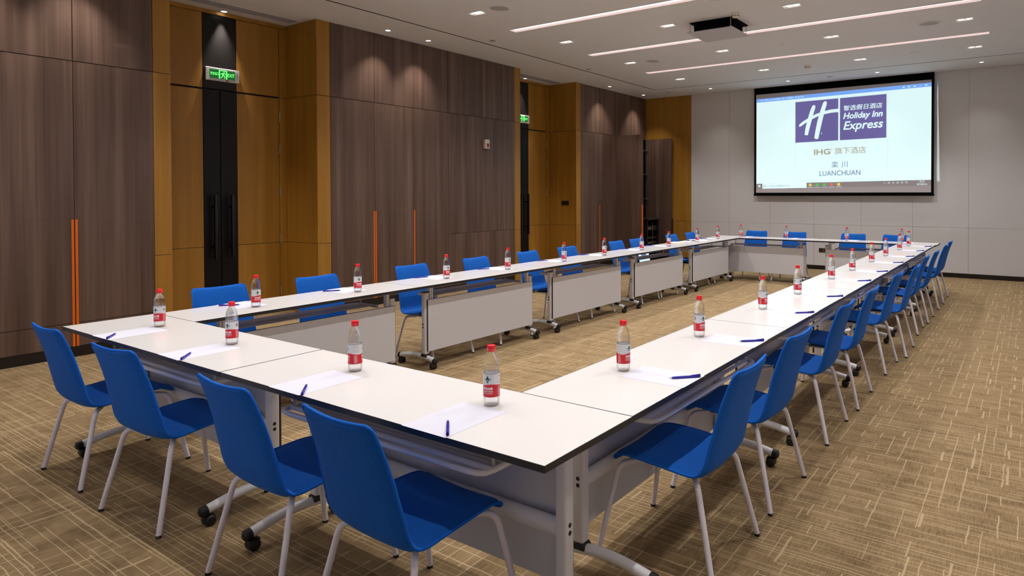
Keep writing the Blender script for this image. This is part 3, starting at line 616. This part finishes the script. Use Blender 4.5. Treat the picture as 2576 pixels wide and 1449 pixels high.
def make_chair():
    t = thing('upholstered_chair', '', 'chair')
    NV = 15; NF = 400; CF, LEN = resample(PROF, NF); half_t = .013
    ends_ = [0, .0008, .0025, .0055, .010, .016, .024, .034]; SS = [d / LEN for d in ends_]; SS += [SS[-1] + (1 - 2 * SS[-1]) * i / 36 for i in range(1, 36)] + [1 - q for q in reversed(SS)]
    NU = len(SS); C_ = [CF[int(q * (NF - 1))].lerp(CF[min(NF - 1, int(q * (NF - 1)) + 1)], q * (NF - 1) - int(q * (NF - 1))) for q in SS]
    def hw(s_):
        d0, d1 = s_ * LEN, (1 - s_) * LEN
        base = .214 + .011 * min(1, d0 / .2) if s_ < .5 else .225
        zf = max(0, (s_ - .48) / .52); base -= .037 * zf
        for d, r in ((d0, .028), (d1, .024)):
            if d < r: base -= r - math.sqrt(max(0, r * r - (r - d) ** 2))
        return base
    tops, bots, edge = [], [], []
    vs_ = []
    for i in range(NU):
        s_ = SS[i]; c = C_[i]; fi = round(s_ * (NF - 1)); tg = (CF[min(fi + 6, NF - 1)] - CF[max(fi - 6, 0)]).normalized(); nrm = Vector((tg.y, -tg.x))   # (y,z) normal towards the sitter
        if nrm.dot(Vector((.4, .8))) < 0: nrm = -nrm
        en = min(1, min(s_, 1 - s_) * LEN / .02); W_ = hw(s_)
        dish = .014 * (1 if s_ > .45 else .8)
        row = []
        for sgn in (1, -1):
            for j in range(NV):
                v = (2 * j / (NV - 1) - 1) * sgn; thk = half_t * math.sqrt(max(0, 1 - abs(v) ** 9)) * math.sqrt(max(0, 1 - (1 - en) ** 2))
                off = nrm * (sgn * thk - dish * (1 - v * v)); row.append((v * W_, c.x + off.x, c.y + off.y))
        vs_ += row; edge.append((W_, c.x, c.y))
    n = 2 * NV
    fs = [(i * n + j, i * n + (j + 1) % n, (i + 1) * n + (j + 1) % n, (i + 1) * n + j) for i in range(NU - 1) for j in range(n)]
    fs += [tuple(range(n)), tuple((NU - 1) * n + j for j in range(n))]
    sh = MB().add(vs_, fs).build('seat_shell', M['fabric'], t, smooth=65)
    loop = [(W_, y, z) for W_, y, z in edge] 
    last = edge[-1]; tv = [1 - 2 * j / 14 for j in range(1, 14)]
    def endrow(i):
        W_, y, z = edge[i]; c = C_[i]; fi = round(SS[i] * (NF - 1)); tg = (CF[min(fi + 6, NF - 1)] - CF[max(fi - 6, 0)]).normalized(); nrm = Vector((tg.y, -tg.x))
        if nrm.dot(Vector((.4, .8))) < 0: nrm = -nrm
        return [(v * W_, y - nrm.x * .013 * (1 - v * v), z - nrm.y * .013 * (1 - v * v)) for v in tv]
    loop += endrow(NU - 1) + [(-W_, y, z) for W_, y, z in reversed(edge)] + [(-x, y, z) for x, y, z in endrow(0)] + [loop[0]]
    MB().tube(loop, .0055, 8, caps=False).build('piping', M['piping'], sh, smooth=60)
    box('underframe', M['leg'], t, -.125, -.115, .374, .125, .125, .386, bevel=.003)
    for sx in (-1, 1):
        for sy in (-1, 1):
            yt = .182 if sy > 0 else .172; zt_ = .388 if sy > 0 else .380
            f0, t0 = Vector((sx * .255, sy * .26, .006)), Vector((sx * .203, sy * yt, zt_))
            dr = (t0 - f0).normalized(); a = t0 - dr * .045; inn = Vector((sx * .120, sy * (yt - .06), zt_ - .001)); di = (inn - t0).normalized(); b = t0 + di * .040
            path = [f0, f0.lerp(a, .5), a] + [(1 - u) ** 2 * a + 2 * u * (1 - u) * t0 + u * u * b for u in (.2, .4, .6, .8)] + [b, inn]
            lg_ = MB().tube(path, .0118, 12).build('leg', M['leg'], t, smooth=50)
            MB().tube([f0 - Vector((0, 0, .006)), f0 + dr * .006], .0124, 12).build('foot_cap', M['black'], lg_, smooth=50)
    return t
C0 = make_chair(); CT = tree(C0); firstc = [True]
def place_chair(x, y, rz, lab, grp):
    c = C0 if firstc[0] else copy_tree(CT); firstc[0] = False
    c.location = (x, y, 0); c.rotation_euler = (0, 0, rz); tag(c, lab, 'chair', grp)
G = 'blue chairs around the conference tables'
R = math.radians
for i, (x, y, a) in enumerate(((.466, .103, 0), (1.275, .098, 4.2), (2.285, .090, -1.7), (2.965, .095, -3))):
    place_chair(x, y, R(a), 'blue upholstered chair at the front row of tables, ' + ['leftmost of the four', 'second from the left', 'third from the left', 'rightmost, nearest the camera'][i], G)
for i, (x, y, a) in enumerate(((.02, 1.04, -3), (.075, 1.835, 1), (.075, 2.85, 0), (.075, 3.745, 1), (.07, 4.64, 2), (.07, 5.43, -1), (.075, 6.65, 1), (.075, 7.23, 0), (.07, 8.42, -1), (.075, 9.15, 1))):
    place_chair(x, y, -PI / 2 + R(a), 'blue upholstered chair in the row along the wooden wall, %s from the near end' % ORD[i], G)
for i, (x, y, a) in enumerate(((3.495, 1.090, 1), (3.487, 1.822, -1.5), (3.482, 2.850, 0), (3.495, 3.62, 1), (3.50, 4.71, -1), (3.545, 5.425, 1), (3.50, 6.54, 1), (3.515, 7.32, 0), (3.515, 8.43, -1), (3.495, 9.18, -1))):
    place_chair(x, y, PI / 2 + R(a), 'blue upholstered chair along the right-hand row of tables, %s from the camera' % ORD[i], G)
for i, (x, y, a) in enumerate(((.585, 9.95, 180), (1.292, 9.95, 181), (2.27, 9.95, 180), (2.925, 9.95, 179))):
    place_chair(x, y, R(a), 'blue upholstered chair behind the back row below the screen, %s from the left' % ORD[i], G)

# ------------------------------------------------------------------ bottles
def make_bottle():
    t = thing('water_bottle', '', 'bottle')
    pr = [(.0005, .004), (.012, .003), (.020, 0.0005), (.0255, .002), (.0290, .008), (.0300, .016), (.0302, .026), (.0294, .0275), (.0294, .0295), (.0303, .031), (.0300, .036), (.0300, .120), (.0303, .124)]
    for q in range(4): pr += [(.0301 - .0003 * q, .1265 + q * .0075), (.0287 - .0005 * q, .1298 + q * .0075), (.0299 - .0004 * q, .1330 + q * .0075)]
    pr += [(.0280, .160), (.0262, .167), (.0238, .175), (.0208, .183), (.0175, .190), (.0148, .1955), (.0140, .199), (.0140, .202), (.0127, .203), (.0127, .218), (.0005, .2185)]
    MB().lathe(pr, 32, caps=False).build('bottle_body', M['bottle'], t, smooth=70)
    cp = MB().lathe([(.0005, .2225), (.0135, .2222), (.0152, .2205), (.0158, .217), (.0160, .203), (.0152, .2022), (.0135, .2022)], 40, caps=False).build('cap', M['cap'], t, smooth=50)
    MB().lathe([(.0148, .1985), (.0156, .1995), (.0156, .2012), (.0148, .2018)], 32, caps=False).build('cap_ring', M['cap'], cp, smooth=50)
    Rl = .03045; n = 64
    wave = lambda a: .0800 + .0032 * math.sin(2 * a + .6)
    def band(nm, mt, za, zb, par):
        vv = [(Rl * math.cos(a), Rl * math.sin(a), (q(a) if callable(q) else q)) for j_ in range(n) for a in [2 * PI * j_ / n] for q in (za, zb)]
        return MB().add(vv, [(2 * j_, 2 * ((j_ + 1) % n), 2 * ((j_ + 1) % n) + 1, 2 * j_ + 1) for j_ in range(n)]).build(nm, M[mt], par, smooth=60, recalc=False)
    lab = band('label', 'label_white', wave, .1205, t); band('label_band', 'label_red', .0368, wave, lab)
    band('label_line', 'edge', .036, .0368, lab); band('label_line', 'edge', .1205, .1213, lab)
    def wrap(nm, V, Fc, mt, ac, z0, wd, rr=.0004):
        bm = bmesh.new(); vv = [bm.verts.new((a - wd / 2, b, 0)) for a, b in V]
        for f_ in Fc:
            try: bm.faces.new([vv[i] for i in f_])
            except ValueError: pass
        bmesh.ops.triangulate(bm, faces=bm.faces[:])
        for _ in range(2):
            es = [e for e in bm.edges if e.calc_length() > .0035]
            if es: bmesh.ops.subdivide_edges(bm, edges=es, cuts=1)
        bmesh.ops.triangulate(bm, faces=bm.faces[:])
        for v in bm.verts:
            a = ac + v.co.x / Rl; r_ = Rl + rr; v.co = (r_ * math.cos(a), r_ * math.sin(a), z0 + v.co.y)
        me = bpy.data.meshes.new(nm); bm.to_mesh(me); bm.free(); me.materials.append(M[mt]); o = bpy.data.objects.new(nm, me); COL.objects.link(o); o.parent = lab
    rects = lambda rs: ([p for x0, y0, x1, y1 in rs for p in ((x0, y0), (x1, y0), (x1, y1), (x0, y1))], [tuple(range(4 * i, 4 * i + 4)) for i in range(len(rs))])
    for ac in (0, PI):
        V, Fc = text_data('农夫山泉', .040, .0115, 0, .045); wrap('brand_text', V, Fc, 'white_print', ac, .0620, .040)
        V, Fc = text_data('NONGFU SPRING', .040, .0048, 0, .03); wrap('brand_text', V, Fc, 'white_print', ac, .0545, .040)
        V, Fc = text_data('饮用天然水 净含量550ml', .040, .0042, 0, .01); wrap('brand_text', V, Fc, 'white_print', ac, .0475, .040)
        wrap('mountain_print', [(0, 0), (.018, 0), (.009, .0165), (.003, -.003), (.015, -.003), (.009, -.011)], [(0, 1, 2), (3, 5, 4)], 'green_print', ac, .0985, .018)
        wrap('mountain_print', [(0, 0), (.008, 0), (.004, .007), (.022, 0), (.034, 0), (.028, .0095)], [(0, 1, 2), (3, 4, 5)], 'teal_print', ac, .098, .034, .0002)
    rs = []
    for q in range(13):
        rs.append((.002, q * .0027, .002 + .013 + .004 * random.random(), q * .0027 + .0014))
    V, Fc = rects(rs); wrap('small_print', V, Fc, 'pink_print', PI / 2, .0405, .019); wrap('small_print', V, Fc, 'pink_print', -PI / 2, .0405, .019)
    V, Fc = rects([(0, 0, .018, .0008), (0, .020, .018, .0208), (0, 0, .0008, .0208), (.0172, 0, .018, .0208), (0, .0225, .018, .0235)]); wrap('small_print', V, Fc, 'pink_print', PI / 2, .0900, .018)
    rs = [(i * .0013, 0, i * .0013 + (.0005 if i % 3 else .0009), .016) for i in range(10)]
    V, Fc = rects(rs); wrap('bar_print', V, Fc, 'grey_print', -PI / 2, .0950, .013)
    return t
B0 = make_bottle(); BT = tree(B0); firstb = [True]
def place_bottle(x, y, phi, lab):
    b = B0 if firstb[0] else copy_tree(BT); firstb[0] = False
    th = math.atan2(CAM.y - y, CAM.x - x); b.location = (x, y, ZT + .0004); b.rotation_euler = (0, 0, th - R(phi)); tag(b, lab, 'bottle', 'water bottles with red caps')
# ------------------------------------------------------------------ pens and paper
def make_pen():
    t = thing('ballpoint_pen', '', 'pen')
    MB().lathe([(.0045, 0), (.0052, .002), (.0052, .050), (.0048, .052), (.0052, .054), (.0050, .115), (.0035, .128)], 14, (0, 0, .0054), axis='x').build('barrel', M['pen'], t, smooth=40)
    MB().lathe([(.0034, .128), (.0010, .139), (.0004, .141)], 12, (0, 0, .0054), axis='x').build('tip', M['silver'], t, smooth=40)
    MB().prism([(.000, .003), (.000, .014), (.006, .014), (.040, .0115), (.042, .010), (.008, .0108)], -.0028, .0028, lambda a, b, h: (a, h, b)).build('clip', M['pen'], t, bevel=.0008)
    V, Fc = text_data('IHG', .012, .003); MB().add([(.062 + a, -.0053, .0040 + b) for a, b in V], Fc).build('imprint', M['white_print'], t, recalc=False)
    return t
P0 = make_pen(); PT = tree(P0); firstp = [True]
def place_pen(x0, y0, x1, y1, lab):
    p = P0 if firstp[0] else copy_tree(PT); firstp[0] = False
    p.location = (x0, y0, ZT + .0011); p.rotation_euler = (0, 0, math.atan2(y1 - y0, x1 - x0)); tag(p, lab, 'pen', 'blue ballpoint pens')
pm = bpy.data.meshes.new('paper_sheet'); b_ = MB().box(-.105, 0, 0, .105, .297, .0006); pm.from_pydata(b_.v, [], b_.f); pm.materials.append(M['paper'])
def place_paper(x, y, rz, lab):
    o = bpy.data.objects.new('paper_sheet', pm); COL.objects.link(o); o.location = (x, y, ZT + .0002); o.rotation_euler = (0, 0, rz); tag(o, lab, 'paper', 'blank note sheets')
def stand_on_paper(o): o.location.z = ZT + .001
FB = [(.49, .318), (1.309, .313), (2.284, .342), (3.103, .326)]
LB = [(.307, 1.001), (.302, 1.833), (.291, 2.803), (.285, 3.665), (.310, 4.615), (.301, 5.49), (.318, 6.42), (.325, 7.223), (.315, 8.245), (.301, 9.113)]
BB = [(.467, 9.765), (1.274, 9.793), (2.267, 9.780), (3.087, 9.800)]
RB = [(3.267, .999), (3.260, 1.815), (3.262, 2.832), (3.264, 3.625), (3.262, 4.675), (3.272, 5.47), (3.269, 6.462), (3.275, 7.301), (3.28, 8.309), (3.276, 9.148)]
FN = ['leftmost on the front row', 'second from the left on the front row', 'third from the left on the front row', 'rightmost on the front row, nearest the camera']
LN = ['on the wooden-wall row, %s from the near end' % o for o in ORD]; RN = ['on the right-hand row, %s from the camera' % o for o in ORD]; BN = ['on the back row, %s from the left' % o for o in ORD]
for (x, y), phi, nm in zip(FB, (222, 222, 85, 28), FN): place_bottle(x, y, phi, 'red-capped water bottle ' + nm)
for (x, y), phi, nm in zip(LB, (340, 340, 150, 140, 320, 140, 320, 320, 150, 150), LN): place_bottle(x, y, phi, 'red-capped water bottle ' + nm)
for (x, y), phi, nm in zip(RB, (125, 318, 120, 315, 118, 315, 120, 318, 120, 318), RN): place_bottle(x, y, phi, 'red-capped water bottle ' + nm)
for (x, y), phi, nm in zip(BB, (10, 10, 15, 340), BN): place_bottle(x, y, phi, 'red-capped water bottle ' + nm)
for (x, y), nm, dx, a in zip(FB, FN, (.06, .02, .015, -.003), (1, -1, 0, 0)): place_paper(x + dx, -.003, R(a), 'blank paper sheet ' + nm)
for i, ((x, y), nm) in enumerate(zip(LB, LN)):
    if i != 8: place_paper(-.002 + AL * y, y - .01, -PI / 2, 'blank paper sheet ' + nm)
for (x, y), nm in zip(RB, RN): place_paper(3.604 + AR * y, y + .012, PI / 2, 'blank paper sheet ' + nm)
for i, ((x, y), nm) in enumerate(zip(BB, BN)): place_paper(x + .05, YBK + D + .002, PI, 'blank paper sheet ' + nm)
for q, nm in zip(((.632, .000, .518, .085), (1.448, .004, 1.337, .103), (2.418, .002, 2.307, .095), (3.202, .010, 3.102, .108)), FN): place_pen(*q, 'blue ballpoint pen ' + nm)
for q, i in zip(((.067, .87, .15, .973), (.068, 1.678, .148, 1.789), (.023, 2.656, .093, 2.782), (.04, 3.473, .113, 3.593), (.03, 4.475, .104, 4.578), (.02, 5.341, .102, 5.43), (.012, 6.343, .1, 6.43), (.02, 7.085, .121, 7.164), (.042, 8.929, .15, 9.02)), (0, 1, 2, 3, 4, 5, 6, 7, 9)): place_pen(*q, 'blue ballpoint pen ' + LN[i])
for q, nm in zip(((3.595, 1.084, 3.498, .983), (3.592, 1.894, 3.488, 1.798), (3.590, 2.868, 3.485, 2.775), (3.588, 3.674, 3.482, 3.582), (3.588, 4.728, 3.485, 4.635), (3.588, 5.554, 3.49, 5.455), (3.585, 6.540, 3.482, 6.447), (3.582, 7.403, 3.49, 7.295), (3.578, 8.330, 3.485, 8.225), (3.575, 9.179, 3.48, 9.072)), RN): place_pen(*q, 'blue ballpoint pen ' + nm)
for q, i in zip(((.40, 9.985, .515, 9.905), (1.355, 9.975, 1.25, 9.88)), (0, 1)): place_pen(*q, 'blue ballpoint pen ' + BN[i])

# ------------------------------------------------------------------ things left on the far tables
t = thing('open_booklet', 'open white booklet lying on the far end of the table row along the wooden wall', 'booklet', (.17, 8.52, ZT + .001), R(-20))
for s in (-1, 1):
    v_ = []; n = 10
    for i in range(n):
        u = i / (n - 1); zz = .002 + .020 * math.sin(PI * min(1, u * 1.15)) * (1 - .6 * u)
        for y in (-.13, .13): v_ += [(s * u * .17, y, zz), (s * u * .17, y, zz - .002)]
    f_ = []
    for i in range(n - 1):
        a, b = i * 4, (i + 1) * 4; f_ += [(a, a + 2, b + 2, b), (a + 1, b + 1, b + 3, a + 3), (a, b, b + 1, a + 1), (a + 2, a + 3, b + 3, b + 2)]
    pg = MB().add(v_, f_ + [(0, 1, 3, 2), (4 * n - 4, 4 * n - 2, 4 * n - 1, 4 * n - 3)]).build('page', M['paper'], t, smooth=50)
tag(MB().box(-.10, -.14, 0, .10, .14, .008).build('notepad', M['cream_paper']), 'cream notepad lying beside the open booklet', 'notepad').location = (.12, 7.86, ZT + .001)
tag(MB().box(-.10, -.14, 0, .10, .14, .004).build('magazine', M['paper']), 'closed white magazine between the notepad and the open booklet', 'magazine').location = (.15, 8.19, ZT + .001)
t = thing('laptop', 'open laptop with lit screen resting on a blue chair behind the far table panel', 'laptop', (.03, 7.23, .452), -PI / 2)
box('laptop_base', M['black'], t, -.17, -.11, 0, .17, .11, .016, bevel=.003)
ld_ = MB().box(-.17, 0, 0, .17, .007, .215).build('laptop_lid', M['black'], t, bevel=.002); ld_.location = (0, -.108, .016); ld_.rotation_euler = (R(14), 0, 0)
box('laptop_screen', M['scr_white'], ld_, -.16, .0071, .012, .16, .0078, .205); box('laptop_logo', M['scr_purple'], ld_, -.075, .0079, .12, .075, .0082, .195)
